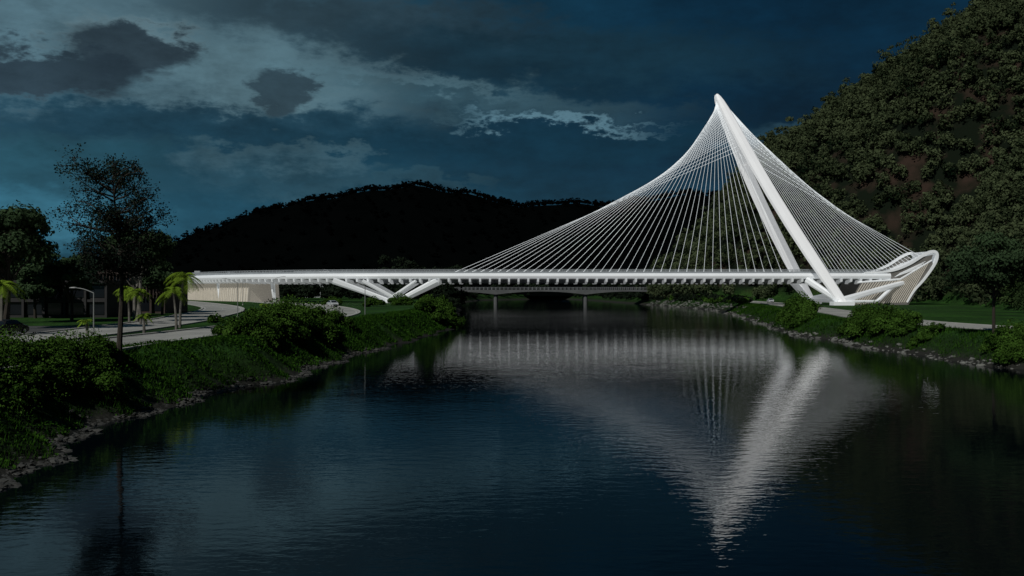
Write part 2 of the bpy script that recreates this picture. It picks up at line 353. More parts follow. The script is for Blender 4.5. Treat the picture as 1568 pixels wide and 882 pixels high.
for (x,y) in ((-89,331),(-78,322),(-103,346)):
    strut(b,(x,y,3.3),(x-1,y+1,10.6),0.45,0.7,0.45,0.7)
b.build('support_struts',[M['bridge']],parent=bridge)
# east anchorage fins
curve=catmull([(108,12.6),(116,13.2),(121.5,15.2),(126,18.0),(128.8,19.2),(130.2,18.4),(129.6,15.6),(126.4,10.9),(123.2,7.2),(121,3.6)],6)
b=MB(); bb=MB()
for side in (-1,1):
    y0=309+side*8.6
    Tn=np.gradient(curve,axis=0); Tn/=np.linalg.norm(Tn,axis=1)[:,None]; Nn=np.stack([-Tn[:,1],Tn[:,0]],1)
    S=[]
    for k,(c,n) in enumerate(zip(curve,Nn)):
        w=0.22+0.2*math.sin(math.pi*k/(len(curve)-1))
        a=c+n*w; d=c-n*w
        S.append([(a[0],y0-0.5,a[1]),(d[0],y0-0.5,d[1]),(d[0],y0+0.5,d[1]),(a[0],y0+0.5,a[1])])
    b.loft(S,0)
    for q in np.linspace(0.03,0.97,26):
        top=np.array([np.interp(q,[0,0.5,1],[107,118,128.2]),np.interp(q,[0,0.5,1],[9.6,10.2,16.0])])
        bot=np.array([np.interp(q,[0,1],[103,121.3]),3.0+q*0.6])
        strut(bb,(bot[0],y0+side*0.2,bot[1]),(top[0],y0+side*0.2,top[1]),0.09,0.09,0.12,0.12,0)
    pl=[(103,2.6),(121.5,2.9),(126,10.3),(129,15.5),(128.7,16.4),(119,10.6),(107,9.6)]
    b.loft([[(x,y0-0.15,z) for x,z in pl],[(x,y0+0.15,z) for x,z in pl]],1)
    pl=[(119,10.8),(128.6,16.6),(129,18.2),(126.3,17.6),(121.5,14.8),(115,12.6)]
    b.loft([[(x,y0-0.15,z) for x,z in pl],[(x,y0+0.15,z) for x,z in pl]],1)
    strut(b,(106,y0,9.7),(119,y0,10.7),0.4,0.4,0.28,0.28); strut(b,(119,y0,10.7),(128.7,y0,16.5),0.4,0.35,0.28,0.24)
    for t in np.linspace(0.15,0.9,5):
        b.tube([(117+2*t,y0-0.2,11.2+1.4*t),(124+3*t,y0-0.2,13.6+2.8*t)],0.10,5,0)
cs=[]
for c in curve[24:]:
    cs.append([(c[0]-0.25,300.6,c[1]),(c[0]-0.25,317.4,c[1]),(c[0]+0.15,317.4,c[1]+0.1),(c[0]+0.15,300.6,c[1]+0.1)])
b.loft(cs,0)
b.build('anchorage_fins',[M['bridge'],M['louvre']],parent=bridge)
near_idx=[k for k in range(len(DPu)) if -150<DPu[k,0]<-84]
S=[]
for k in near_idx:
    a=DPu[k]+near[k]*6.3; c=DPu[k]-near[k]*6.3
    S.append([(*a,2.5),(*(a-near[k]*0.6),9.9),(*(c+near[k]*0.6),9.9),(*c,2.5)])
bb.loft(S,0)
for k in near_idx:
    for h in (0,1.5):
        a=DPu[k]+near[k]*6.45+T[k]*h
        strut(bb,(a[0],a[1],2.6),(a[0]-near[k,0]*0.6,a[1]-near[k,1]*0.6,9.9),0.12,0.12,0.18,0.18)
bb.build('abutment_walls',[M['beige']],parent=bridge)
# cables
b=MB()
def pylon_at(z): 
    t=(69-z)/65.3; c=(legpt(t,-1)+legpt(t,1))/2; return c
LXd=np.linspace(-19.4,88,40); LZ=np.interp(LXd,[-19.4,-11,14.6,31,50,89],[51.5,55.2,61.8,65.8,67.0,68.0])
CR=0.052
for x,z in zip(LXd,LZ):
    p=pylon_at(z)
    b.tube([(x,309,12.4),(p[0]-0.8,309,z)],CR,6)
    b.tube([(x,309,12.4),(x+(p[0]-x)*0.03,309,12.4+(z-12.4)*0.03)],0.15,6)
RXd=np.linspace(100.5,129.0,25); RZ=np.interp(RXd,[99,115,121,126,130],[68.0,67.0,64.0,56,45.5]); RD=np.interp(RXd,[99,112,120,126.5,129.5],[12.6,12.8,14.2,16.6,18.2])
for x,z,zd in zip(RXd,RZ,RD):
    p=pylon_at(z)
    b.tube([(x,309,zd),(p[0]+0.9,309,z)],CR,6)
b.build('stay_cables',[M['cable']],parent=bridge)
b=MB()
S=[]
for x,z in catmull([(110,12.4),(116,13.0),(121,14.7),(126,16.8),(129.6,18.6)],5): S.append([(x,307.6,z-0.9),(x,310.4,z-0.9),(x,310.2,z),(x,307.8,z)])
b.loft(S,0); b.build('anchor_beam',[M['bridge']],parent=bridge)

# older low bridge upstream
b=MB(); S=[]
for x in np.linspace(-52,66,60):
    u=((x+8)%44)/44; dep=0.9+1.5*(2*u-1)**2
    S.append([(x,478,7.2-dep),(x,478,7.2),(x,489,7.2),(x,489,7.2-dep)])
b.loft(S,0)
for x in (-8,36):
    b.tube([(x,480,-2),(x,480,5.3)],1.0,10,0); b.tube([(x,487,-2),(x,487,5.3)],1.0,10,0)
    b.box((x-1.6,479,4.6),(x+1.6,488,5.4),0)
for y in (478.2,488.8):
    b.box((-52,y-0.1,8.25),(66,y+0.1,8.4),1); b.box((-52,y-0.1,7.75),(66,y+0.1,7.85),1)
    for x in np.arange(-52,66,2.0): b.box((x-0.1,y-0.1,7.2),(x+0.1,y+0.1,8.3),1)
b.build('road_bridge',[M['darkconc'],M['greyrail']])

# ------------------------------------------------------------------ vegetation
def sph(n):
    v=rng.normal(size=(n,3)); return v/np.linalg.norm(v,axis=1)[:,None]
def crown(b,lobes,n,size,mat=0,shell=0.35,t0=0.5,vs=0.8):
    C=np.array([l[0] for l in lobes],float); R=np.array([l[1] for l in lobes],float)
    p=R**2/np.sum(R**2); k=rng.choice(len(R),n,p=p); d=sph(n); low=d[:,2]<-0.3; d[low,2]*=-0.6
    d/=np.linalg.norm(d,axis=1)[:,None]
    rr=R[k]*(1-shell*rng.random(n)**1.6)*(1+0.12*rng.normal(size=n))
    c=C[k]+d*rr[:,None]*np.array([1,1,vs]); nr=d+0.45*rng.normal(size=(n,3))
    lt=rng.uniform(-0.2,0.2,len(R))
    tint=np.clip(t0+lt[k]+0.25*d[:,2]+0.12*rng.normal(size=n),0,1)  # lobe tops lighter, undersides darker: light put into the leaf tint
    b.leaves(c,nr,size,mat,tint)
def limb(b,p0,p1,r0,r1,mat,bend=0.08,n=5):
    p0=np.array(p0,float); p1=np.array(p1,float); L=np.linalg.norm(p1-p0); t=np.linspace(0,1,n)[:,None]
    off=rng.normal(size=3)*L*bend
    P=p0+(p1-p0)*t+np.sin(t*np.pi)*off; b.tube(P,np.linspace(r0,r1,n),7,mat); return P[-1]
def tree(name,x,y,h,cr,nl=14,leaves=7000,size=0.22,trunk=0.3,fmat='leaf',bmat='bark',start=0.35,shell=0.45,lob=0.36,t0=0.5):
    z0=float(height(x,y))-0.1; b=MB()
    top=np.array([x+rng.normal()*0.3,y,z0+h*0.72]); limb(b,(x,y,z0),top,trunk,trunk*0.4,1,0.03,8)
    zc=z0+h*(0.5+start/2); hz=h*(1-start)/2
    lobes=[]
    for q in range(nl):
        d=sph(1)[0]; r=rng.uniform(0.35,0.85)**0.6
        c=np.array([x+d[0]*cr*r*0.85,y+d[1]*cr*r*0.85,zc+d[2]*hz*r*0.8])
        lr=cr*lob*rng.uniform(0.65,1.15); lobes.append((c,lr))
        s=z0+h*rng.uniform(start*0.7,0.6); a=np.array([x,y,s])
        m=limb(b,a,a+(c-a)*0.6+np.array([0,0,0.05*h]),trunk*0.42,trunk*0.2,1,0.06)
        e=limb(b,m,c,trunk*0.2,trunk*0.07,1,0.08)
        for _ in range(3): limb(b,e+(m-e)*rng.uniform(0,0.6),c+sph(1)[0]*lr*0.85,trunk*0.09,trunk*0.03,1,0.06,4)
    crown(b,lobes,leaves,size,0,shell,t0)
    return b.build(name,[M[fmat],M[bmat]])
def sparse_tree(name,x,y,h,cr,trunk,nb=30,nleaf=14000):
    z0=float(height(x,y))-0.1; b=MB(); P=[]
    for t in np.linspace(0,1,10): P.append((x+0.35*math.sin(t*5)*t,y+0.2*math.sin(t*4),z0+h*0.95*t))
    P=np.array(P); b.tube(P,np.linspace(trunk,trunk*0.15,10),8,1)
    C=[]
    for q in range(nb):
        t=rng.uniform(0.42,0.97); base=np.array([np.interp(t,np.linspace(0,1,10),P[:,i]) for i in range(3)])
        a=rng.uniform(0,6.28); wid=cr*(math.sin(math.pi*min(1,(t-0.34)/0.72)))**0.6*rng.uniform(0.6,1.1)
        e=base+np.array([math.cos(a)*wid,math.sin(a)*wid,wid*rng.uniform(0.2,0.7)])
        limb(b,base,e,trunk*0.3,trunk*0.07,1,0.08)
        for _ in range(9):
            s=base+(e-base)*rng.uniform(0.3,1); tip=s+sph(1)[0]*np.array([1,1,0.8])*wid*0.34+np.array([0,0,0.1])
            limb(b,s,tip,trunk*0.08,trunk*0.035,1,0.1,4); C.append(tip); C.append((s+tip)/2)
    C=np.array(C); k=rng.integers(0,len(C),nleaf)
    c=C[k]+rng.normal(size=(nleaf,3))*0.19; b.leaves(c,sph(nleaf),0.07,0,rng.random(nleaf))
    return b.build(name,[M['leafd'],M['bark']])
sparse_tree('tall_sparse_tree',-26.9,67,13.9,3.9,0.22,60,19000)
tree('broadleaf_tree',-56,108,15,6.2,22,14000,0.21,0.32)
tree('broadleaf_tree',-66,128,15.5,6.5,18,9000,0.26,0.35)
tree('broadleaf_tree',-50.5,132,13.4,4.9,18,9000,0.2,0.3,bmat='palebark',start=0.5)
tree('broadleaf_tree',-57,148,13.5,5,16,7000,0.26,0.3,bmat='palebark',start=0.45)
tree('broadleaf_tree',-62,138,10,4.5,16,7000,0.24,0.25,start=0.25)
tree('broadleaf_tree',-72,148,9,4.5,16,7000,0.24,0.25,start=0.25)
tree('broadleaf_tree',-60,168,10,4.5,16,6000,0.26,0.25,start=0.3)
tree('broadleaf_tree',54.6,111,11.5,5.0,18,14000,0.16,0.2,start=0.35)
tree('broadleaf_tree',72,108,13,5.5,18,12000,0.18,0.25,start=0.25)
tree('broadleaf_tree',80,136,12,5.5,18,10000,0.2,0.25,start=0.2)

def palm(name,x,y,h,fr,nf=22):
    z0=float(height(x,y))-0.1; b=MB(); lean=rng.normal()*0.4
    P=[(x+lean*t*t,y,z0+h*t) for t in np.linspace(0,1,8)]; b.tube(P,np.linspace(0.17,0.1,8),8,1)
    top=np.array(P[-1])
    for q in range(nf):
        a=rng.uniform(0,6.28); el=rng.uniform(-0.2,1.2); L=fr*rng.uniform(0.8,1.1); pts=[]
        for t in np.linspace(0,1,9):
            r=L*t*math.cos(el*(1-0.2*t)); zz=L*(t*math.sin(el)-0.75*t*t); pts.append(top+np.array([math.cos(a)*r,math.sin(a)*r,zz]))
        pts=np.array(pts); b.tube(pts,np.linspace(0.035,0.01,9),4,0)
        for s in (-1,1):
            for k in range(1,9):
                for u in (0,0.33,0.66):
                    p=pts[k-1]+(pts[k]-pts[k-1])*(u+0.34); d=pts[k]-pts[k-1]; d/=np.linalg.norm(d)
                    sd=np.cross(d,(0,0,1)); sd/=np.linalg.norm(sd)+1e-9
                    ln=fr*0.26*math.sin(math.pi*(k/9.5))**0.6; tip=p+sd*s*ln+d*ln*0.5-np.array([0,0,ln*0.45])
                    b.add([p-d*0.035,p+d*0.035,tip],[0,1,2],0,0.35+0.5*rng.random())
    return b.build(name,[M['palm'],M['palebark']])
palm('palm_tree',-38.3,113,6.0,2.3,30)
palm('palm_tree',-37.0,108,4.4,1.8)
palm('palm_tree',-50,128,4.6,1.9)
palm('palm_tree',-47,124,4.2,1.7)
palm('palm_tree',-49.5,95,5.0,2.0)
palm('palm_tree',-36.8,98,1.9,1.0,14)
palm('palm_tree',-39,90,1.6,0.9,14)
palm('palm_tree',-38,150,2.0,1.2,14)

def bush(name,items,mat='bush',dens=900,size=0.11):
    b=MB()
    for (x,y,r,h) in items:
        lob=[]
        nl=max(7,int(9*r))
        for q in range(nl):
            a=rng.uniform(0,6.28); rr=r*math.sqrt(rng.random())*0.95
            lr=h*rng.uniform(0.2,0.46); 
            px,py=x+math.cos(a)*rr,y+math.sin(a)*rr
            lob.append(((px,py,float(height(px,py))+max(0.2,(h-lr)*rng.uniform(0.3,1.05)*(1-0.5*(rr/r)**2))),lr))
        crown(b,lob,int(dens*r*h),size,0,0.45,0.45,1.0)
        n=int(dens*r*h*0.12); a=rng.uniform(0,6.28,n); q=r*np.sqrt(rng.random(n))
        c=np.stack([x+np.cos(a)*q,y+np.sin(a)*q,height(x+np.cos(a)*q,y+np.sin(a)*q)+h*(1.15-0.8*(q/r)**2)*rng.uniform(0.6,1.1,n)],1)
        b.leaves(c,sph(n),size*0.9,0,rng.uniform(0.4,1,n))
    return b.build(name,[M[mat]])
bush('riverside_bush',[(-29,58,3.0,2.2),(-27.2,62,2.6,2.0),(-32,52,3.0,2.4),(-27.5,52,2.4,1.8),(-28.6,67,1.8,1.5),(-36,60,2.2,2.0)],dens=2400,size=0.08)
bush('riverside_bush',[(-25.4,97,2.4,2.3),(-24.8,103,2.8,2.9),(-25,109,3,3.2),(-24.4,115,2.8,2.9),(-24,121,2.4,2.4),(-26.3,92,1.6,1.6),(-23,128,2,1.8)],dens=1300,size=0.12)
bush('riverside_bush',[(-15.5,190,2.8,3.2),(-13.6,197,2.8,3.6),(-13.8,206,3,3.6),(-15,214,3,3)],dens=800,size=0.17)
bush('riverside_bush',[(55,186,3,3.4),(57.5,196,3,3.8),(58.5,207,2.6,3),(53,178,2.4,2.6)],dens=800,size=0.17)
bush('riverside_bush',[(52,136,2.6,2.8),(52.5,143,3,3.4),(53,150,2.6,3),(51.8,129,2.2,2.2),(51.4,122,2.0,1.6)],dens=1000,size=0.14)
bush('riverside_bush',[(51.5,99,2.5,2.4),(52.5,104,2.2,2.0),(54,95,3,3.2),(57,100,2.6,3)],dens=1200,size=0.11)
bush('verge_shrub',[(-38.8,128,1.0,1.2),(-37.5,142,1.2,1.6),(-40,168,1.6,1.6),(-45,195,2,1.8),(-34,240,2.4,2.2),(-30,262,3,2.8),(-24,275,2.4,2.2),(-48,262,2.4,2)],dens=900,size=0.16)
def mass(name,pts,hr,rr,nleaf,size,mat,t0=0.5,vs=0.8,nlob=7):
    b=MB()
    for (x,y) in pts:
        z0=float(height(x,y)); h=rng.uniform(*hr); r=rng.uniform(*rr); lob=[((x,y,z0+h*0.55),r*0.75)]
        for q in range(nlob):
            a=rng.uniform(0,6.28); k=rng.uniform(0.4,0.95)
            lob.append(((x+math.cos(a)*r*k*0.85,y+math.sin(a)*r*k*0.85,z0+h*rng.uniform(0.1,0.92)),r*rng.uniform(0.26,0.5)))
        crown(b,lob,nleaf,size,0,0.25,t0+rng.uniform(-0.22,0.22),vs)
    return b.build(name,[M[mat]])
pts=[];cell=5.0
for yy in np.arange(110,545,cell):
    for xx in np.arange(62,290,cell):
        x=xx+rng.uniform(-2.3,2.3); y=yy+rng.uniform(-2.3,2.3)
        if x/y<0.60 and (x-np.interp(y,XFY,XFX))>-1.5:
            if snoise(x,y,0.12,21)>-1.05: pts.append((x,y))
print('hill trees',len(pts))
nearp=[p for p in pts if p[1]<235]; farp=[p for p in pts if p[1]>=235]
big=[p for p in farp if rng.random()<0.09]
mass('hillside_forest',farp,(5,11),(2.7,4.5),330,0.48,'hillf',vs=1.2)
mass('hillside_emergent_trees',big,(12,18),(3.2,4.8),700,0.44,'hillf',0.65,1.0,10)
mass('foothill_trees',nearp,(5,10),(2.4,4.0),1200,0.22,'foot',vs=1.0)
P=[(rng.uniform(-150,-22),rng.uniform(372,450)) for _ in range(120)]
P=[(x,y) for x,y in P if y>np.interp(x,[-166,-143,-115,-86,-50],[505,445,395,352,330])+14]
mass('background_trees',P,(4,7.5),(3,4.5),420,0.5,'midf')
mass('background_trees',[(-46,400),(-40,403),(-34,398),(-28,410),(-24,402),(-52,405)],(13,19),(5,7),1800,0.45,'midf')
mass('background_trees',[(rng.uniform(-70,-30) if k%2 else rng.uniform(62,110),rng.uniform(500,660)) for k in range(150)],(6,12),(4,6.5),380,0.6,'midf')
mass('background_trees',[(x,rng.uniform(700,760)) for x in np.arange(-90,90,5)]+[(x,724) for x in np.arange(-60,80,3.5)],(6,14),(5,7),500,0.8,'midf',nlob=11)
P=[(rng.uniform(-300,-75),rng.uniform(200,430)) for k in range(260)]
P=[(x,y) for x,y in P if x/y<-0.375]
mass('background_trees',P,(7,12),(4,6),500,0.5,'midf')
mass('upstream_bank_shrubs',[(shoreR(y)+rng.uniform(3,10),y) for y in np.arange(330,700,3.5)]+[(shoreL(y)-rng.uniform(2,9),y) for y in np.arange(330,700,4)],(1.0,3.4),(1.4,2.8),260,0.32,'midf')
mass('upstream_bank_shrubs',[(shoreR(y)+rng.uniform(4,10),y) for y in np.arange(325,440,5)],(1.0,2.6),(1.2,2.4),300,0.3,'bush')
b=MB(); n=60000
yy=rng.uniform(42,235,n); yy=42+(yy-42)**1.25/ (193**0.25); xx=shoreL(yy)-rng.uniform(0.8,8.5,n)
n2=22000; y2=rng.uniform(92,330,n2); x2=shoreR(y2)+rng.uniform(1.0,8,n2); xx=np.concatenate([xx,x2]); yy=np.concatenate([yy,y2]); n+=n2
zz=height(xx,yy); h=rng.uniform(0.12,0.42,n)*np.where(yy>120,1.3,1); a=rng.uniform(0,6.28,n); w=0.02+yy*0.0003
v0=np.stack([xx-np.cos(a)*w,yy-np.sin(a)*w,zz-0.03],1); v1=np.stack([xx+np.cos(a)*w,yy+np.sin(a)*w,zz-0.03],1)
v2=np.stack([xx+rng.normal(size=n)*0.12,yy+rng.normal(size=n)*0.12,zz+h],1)
b.add(np.stack([v0,v1,v2],1).reshape(-1,3),np.arange(n*3).reshape(-1,3),0,np.repeat(rng.random(n).astype(np.float32),3))
b.build('bank_grass',[M['grass']])
b=MB(); n=42000
yy=42+(rng.uniform(0,193,n))**1.2/(193**0.2); xx=shoreL(yy)-rng.uniform(0.6,8,n)
keep=snoise(xx,yy,0.5,31)+0.4*rng.normal(size=n)>-0.1; xx=xx[keep]; yy=yy[keep]; n=len(xx)
zz=height(xx,yy)+rng.uniform(0.0,0.5,n)*(0.5+0.5*snoise(xx,yy,0.9,33)); nr=sph(n)+np.array([0,-0.3,0.8])
b.leaves(np.stack([xx,yy,zz],1),nr,0.05+yy*0.0007,0,rng.random(n)); b.build('bank_ground_cover',[M['grass']])
def rocks(name,P,smin,smax,mat):
    b=MB(); t=(1+5**.5)/2
    V=np.array([(-1,t,0),(1,t,0),(-1,-t,0),(1,-t,0),(0,-1,t),(0,1,t),(0,-1,-t),(0,1,-t),(t,0,-1),(t,0,1),(-t,0,-1),(-t,0,1)])/1.9
    F=np.array([(0,11,5),(0,5,1),(0,1,7),(0,7,10),(0,10,11),(1,5,9),(5,11,4),(11,10,2),(10,7,6),(7,1,8),(3,9,4),(3,4,2),(3,2,6),(3,6,8),(3,8,9),(4,9,5),(2,4,11),(6,2,10),(8,6,7),(9,8,1)])
    for x,y in P:
        s=smin+(smax-smin)*rng.random()**2.5; q=V*(1+0.22*rng.normal(size=(12,1)))*s*np.array([rng.uniform(0.8,1.4),rng.uniform(0.8,1.4),rng.uniform(0.4,0.7)])
        b.add(q+np.array([x,y,float(height(x,y))+s*0.05]),F,0)
    return b.build(name,[M[mat]])
Y1=38+92*rng.random(2400)**1.3; rocks('riverbank_rocks',list(zip(shoreL(Y1)-rng.normal(0.2,0.5,2400),Y1)),0.05,0.24,'rock')
Y1=rng.uniform(90,330,900); rocks('riverbank_rocks',list(zip(shoreR(Y1)+rng.normal(0.4,0.6,900),Y1)),0.1,0.42,'rockl')
Y1=rng.uniform(300,470,700); rocks('riverbank_rocks',list(zip(shoreR(Y1)+rng.normal(2.0,1.6,700),Y1)),0.15,0.7,'rockl')

# distant black hill
hp=[0,200,270,310,380,470,540,640,720,770,800,840,940,1000,1100,1180,1250,1400,1568]
hy=[441,405,376,356,334,310,295,288,296,309,321,315,312,306,298,283,298,340,380]
hx=[(p-784)*0.6 for p in hp]; hz=[8+(441-v)*0.6 for v in hy]
def hillz(x,y):
    r=np.interp(x,hx,hz)-3; r=r+1.5*np.sin(x*0.05)+1.0*np.sin(x*0.13)
    return np.where(y<900,r*sstep((y-690)/210.0)**0.75,r*(1-0.4*sstep((y-900)/300)))*1.0+2.5
xs=np.arange(-480,480,8.0); ys=np.concatenate([np.arange(690,905,10),np.arange(910,1400,40)])
X,Y=np.meshgrid(xs,ys); b=MB(); nx=len(xs); ny=len(ys)
i,j=np.meshgrid(np.arange(ny-1),np.arange(nx-1),indexing='ij')
b.add(np.stack([X,Y,hillz(X,Y)],-1).reshape(-1,3),np.stack([i*nx+j,i*nx+j+1,(i+1)*nx+j+1,(i+1)*nx+j],-1).reshape(-1,4),0,0.5)
b.build('distant_hill',[M['black']],smooth=True)
b=MB()
for k in range(1500):
    x=rng.uniform(-330,330); y=900+rng.normal()*6 if k<900 else rng.uniform(720,900)
    z=float(hillz(x,y)); h=rng.uniform(2.5,7); r=rng.uniform(1.4,2.6)
    crown(b,[((x,y,z+h*0.4),r),((x+rng.normal()*1.2,y,z+h*0.75),r*0.6)],60,0.65,0,0.4)
b.build('distant_hill_forest',[M['black']])

# ------------------------------------------------------------------ buildings
def building(name,x0,x1,y0,y1,z1,cols,rows,wall,slats=False):
    z0=3.35; root=empty(name); b=MB(); g=MB()
    b.box((x0+0.4,y0+0.5,z0),(x1-0.4,y1,z1-0.5),0)
    b.box((x0-0.3,y0-0.4,z1-0.5),(x1+0.3,y1+0.3,z1),0)
    b.box((x0+1.5,y0+3,z1),(x0+4,y0+5,z1+1.0),0)
    W=(x1-x0)/cols; H=(z1-0.5-z0)/rows
    for r in range(rows):
        for c in range(cols):
            g.box((x0+c*W+0.45,y0+0.42,z0+r*H+0.5),(x0+(c+1)*W-0.45,y0+0.56,z0+(r+1)*H-0.35),0)
    for c in range(cols+1): b.box((x0+c*W-0.18,y0-0.1,z0),(x0+c*W+0.18,y0+0.497,z1-0.5),0)
    for r in range(1,rows): b.box((x0,y0+0.05,z0+r*H-0.2),(x1,y0+0.45,z0+r*H+0.2),0)
    if slats:
        for x in np.arange(x0,x1,0.6): b.box((x,y0-0.35,z0+2.8),(x+0.14,y0-0.12,z1-0.5),0)
    b.build('walls',[M[wall]],parent=root); g.build('windows',[M['glass']],parent=root)
building('commercial_building',-92,-63,152,166,9.2,9,2,'wall')
building('office_building',-77,-62.5,176,190,11.0,6,2,'wallb',True)
building('warehouse_building',-150,-112,455,480,15,8,2,'wallw')
building('warehouse_building',-108,-88,470,490,14.5,5,2,'wallw')

# ------------------------------------------------------------------ cars
def car(name,x,y,z,rot,paint):
    root=empty(name); b=MB()
    prof=[(-2.2,0.35),(-2.25,0.75),(-2.1,0.98),(-1.5,1.05),(-1.0,1.42),(-0.2,1.5),(0.6,1.42),(1.25,1.0),(2.0,0.85),(2.25,0.6),(2.2,0.3)]
    secs=[]
    for w,s,dz in ((-0.88,0.96,-0.03),(-0.8,1.0,0),(0.8,1.0,0),(0.88,0.96,-0.03)):
        secs.append([(px*s,w*(1 if pz<1.1 else 0.8),pz+dz*(pz>0.5)) for px,pz in prof])
    b.loft(secs,0)
    gl=[(-1.38,1.08),(-0.98,1.37),(-0.2,1.44),(0.55,1.37),(1.1,1.05)]
    for s in (-1,1):
        yy=lambda pz:s*(0.893 if pz<1.1 else 0.735)
        b.add([(px,yy(pz)*(1.0),pz) for px,pz in gl],np.arange(5) if s<0 else np.arange(5)[::-1],1)
    b.add([(1.27,-0.72,1.02),(1.27,0.72,1.02),(0.66,0.6,1.42),(0.66,-0.6,1.42)],[0,1,2,3],1)
    b.add([(-1.54,-0.72,1.06),(-1.54,0.72,1.06),(-1.06,0.6,1.42),(-1.06,-0.6,1.42)],[3,2,1,0],1)
    for s in (-1,1):
        b.box((2.1,s*0.62-0.16,0.58),(2.27,s*0.62+0.16,0.74),3); b.box((-2.28,s*0.66-0.13,0.7),(-2.15,s*0.66+0.13,0.85),3)
        for px in (-1.35,1.4):
            b.tube([(px,s*0.70,0.33),(px,s*0.92,0.33)],0.33,16,2,caps=True); b.tube([(px,s*0.915,0.33),(px,s*0.94,0.33)],0.19,12,3,caps=True)
        b.box((0.75,s*0.98-0.1,0.98),(0.95,s*0.98+0.1,1.1),0)
    b.box((2.18,-0.4,0.38),(2.27,0.4,0.52),1)
    o=b.build('body',[M[paint],M['glass'],M['tyre'],M['lens']],parent=root)
    root.location=(x,y,z); root.rotation_euler=(0,0,rot)
car('silver_car',-44.5,243,3.44,math.radians(-62),'carw')
car('silver_car',91,345,2.85,math.radians(-95),'carw')
car('dark_parked_car',-49.5,96,3.44,math.radians(80),'card')
car('dark_parked_car',-53.5,96,3.44,math.radians(84),'card')
for k,(sx,p) in enumerate(((-95,'carw'),(-70,'card'),(-58,'carw'))):
    kk=int(np.argmin(abs(DPu[:,0]-sx))); c=DPu[kk]+near[kk]*5
    car('car_on_bridge',c[0],c[1],12.37,math.atan2(T[kk,1],T[kk,0]),p)

def lamp(name,x,y,h,arm,adir):
    z=float(height(x,y)); b=MB()
    b.tube([(x,y,z-0.2),(x,y,z+0.5),(x,y,z+h*0.9)],[0.09,0.07,0.05],8,0)
    c=math.cos(adir); s=math.sin(adir); P=[(x+c*arm*t,y+s*arm*t,z+h*0.9+0.1*h*math.sin(t*math.pi/2)) for t in np.linspace(0,1,8)]
    b.tube(P,np.linspace(0.045,0.035,8),6,0); e=P[-1]
    S=[[(e[0]+c*u-s*w*0.5*a,e[1]+s*u+c*w*0.5*a,e[2]+zz*hh) for a,zz in ((-1,0),(-0.7,1),(0.7,1),(1,0))] for u,w,hh in ((-0.1,0.12,0.05),(0.1,0.24,0.1),(0.45,0.26,0.08),(0.6,0.14,0.05))]
    b.loft(S,0)
    b.tube([(x,y,z),(x,y,z+0.25)],0.17,8,1,caps=True)
    return b.build(name,[M['lampm'],M['kerb']])
lamp('street_lamp',-38,89,4.6,1.6,math.pi)
lamp('street_lamp',-42,150,6,1.8,math.pi)
lamp('street_lamp',-50,205,7,2,0.3)
lamp('street_lamp',-72,262,7,2,0.2)
lamp('street_lamp',-24,160,5.5,1.8,math.pi)

# ------------------------------------------------------------------ people (one skinned surface each)
def person(name,x,y,z,rot,shirt,trouser,stride=0.28):
    root=empty(name)
    V=[];E=[];R=[]
    def add(p,r,par=None):
        V.append(p);R.append(r)
        if par is not None:E.append((par,len(V)-1))
        return len(V)-1
    pel=add((0,0,0.95),0.15); w=add((0,0,1.12),0.13,pel); ch=add((0.02,0,1.35),0.155,w); nk=add((0.02,0,1.5),0.06,ch)
    hd=add((0.04,0,1.58),0.075,nk); h2=add((0.04,0,1.66),0.095,hd); add((0.03,0,1.74),0.07,h2)
    for s in (-1,1):
        st=stride*s
        hip=add((0,0.1*s,0.88),0.10,pel); kn=add((st*0.5+0.05,0.11*s,0.48),0.065,hip); an=add((st,0.11*s,0.09),0.042,kn); add((st+0.16,0.12*s,0.04),0.035,an)
        sh=add((0.02,0.19*s,1.42),0.06,ch); el=add((-st*0.3-0.02,0.25*s,1.13),0.043,sh); wr=add((-st*0.8+0.08,0.25*s,0.90),0.027,el)
        pa=add((-st*0.85+0.1,0.25*s,0.83),0.032,wr)
        for q in range(4): 
            f=add((-st*0.85+0.085+0.02*q,0.25*s,0.775-0.004*abs(q-1.5)),0.009,pa); add((-st*0.85+0.095+0.02*q,0.245*s,0.735-0.008*abs(q-1.5)),0.008,f)
        add((-st*0.85+0.15,0.24*s,0.80),0.010,pa)
    me=bpy.data.meshes.new('body'); me.from_pydata(V,E,[]); o=bpy.data.objects.new('body',me); sc.collection.objects.link(o); o.parent=root
    md=o.modifiers.new('skin','SKIN'); 
    for i,r in enumerate(R): me.skin_vertices[0].data[i].radius=(r,r*(1.15 if i in(0,1,2) else 1))
    me.skin_vertices[0].data[0].use_root=True
    o.modifiers.new('sub','SUBSURF').levels=1; o.modifiers['sub'].render_levels=1
    m,nt,out=new_mat(name+'_clothes'); bs=nt.nodes.new('ShaderNodeBsdfPrincipled'); tc=nt.nodes.new('ShaderNodeTexCoord'); sp=nt.nodes.new('ShaderNodeSeparateXYZ'); nt.links.new(tc.outputs['Object'],sp.inputs[0])
    r=nt.nodes.new('ShaderNodeValToRGB'); r.color_ramp.interpolation='CONSTANT'; dv=nt.nodes.new('ShaderNodeMath'); dv.operation='DIVIDE'; dv.inputs[1].default_value=2.0; nt.links.new(sp.outputs['Z'],dv.inputs[0]); nt.links.new(dv.outputs[0],r.inputs[0])
    e=r.color_ramp.elements; e[0].position=0; e[0].color=(0.02,0.02,0.02,1); e[1].position=0.04; e[1].color=trouser+(1,)
    for p,c in ((0.49,shirt),(0.745,(0.35,0.2,0.13)),(0.845,(0.02,0.015,0.01))):
        q=e.new(p); q.color=c+(1,)
    nt.links.new(r.outputs[0],bs.inputs['Base Color']); nt.links.new(bs.outputs[0],out.inputs[0]); me.materials.append(m)
    root.location=(x,y,z); root.rotation_euler=(0,0,rot)
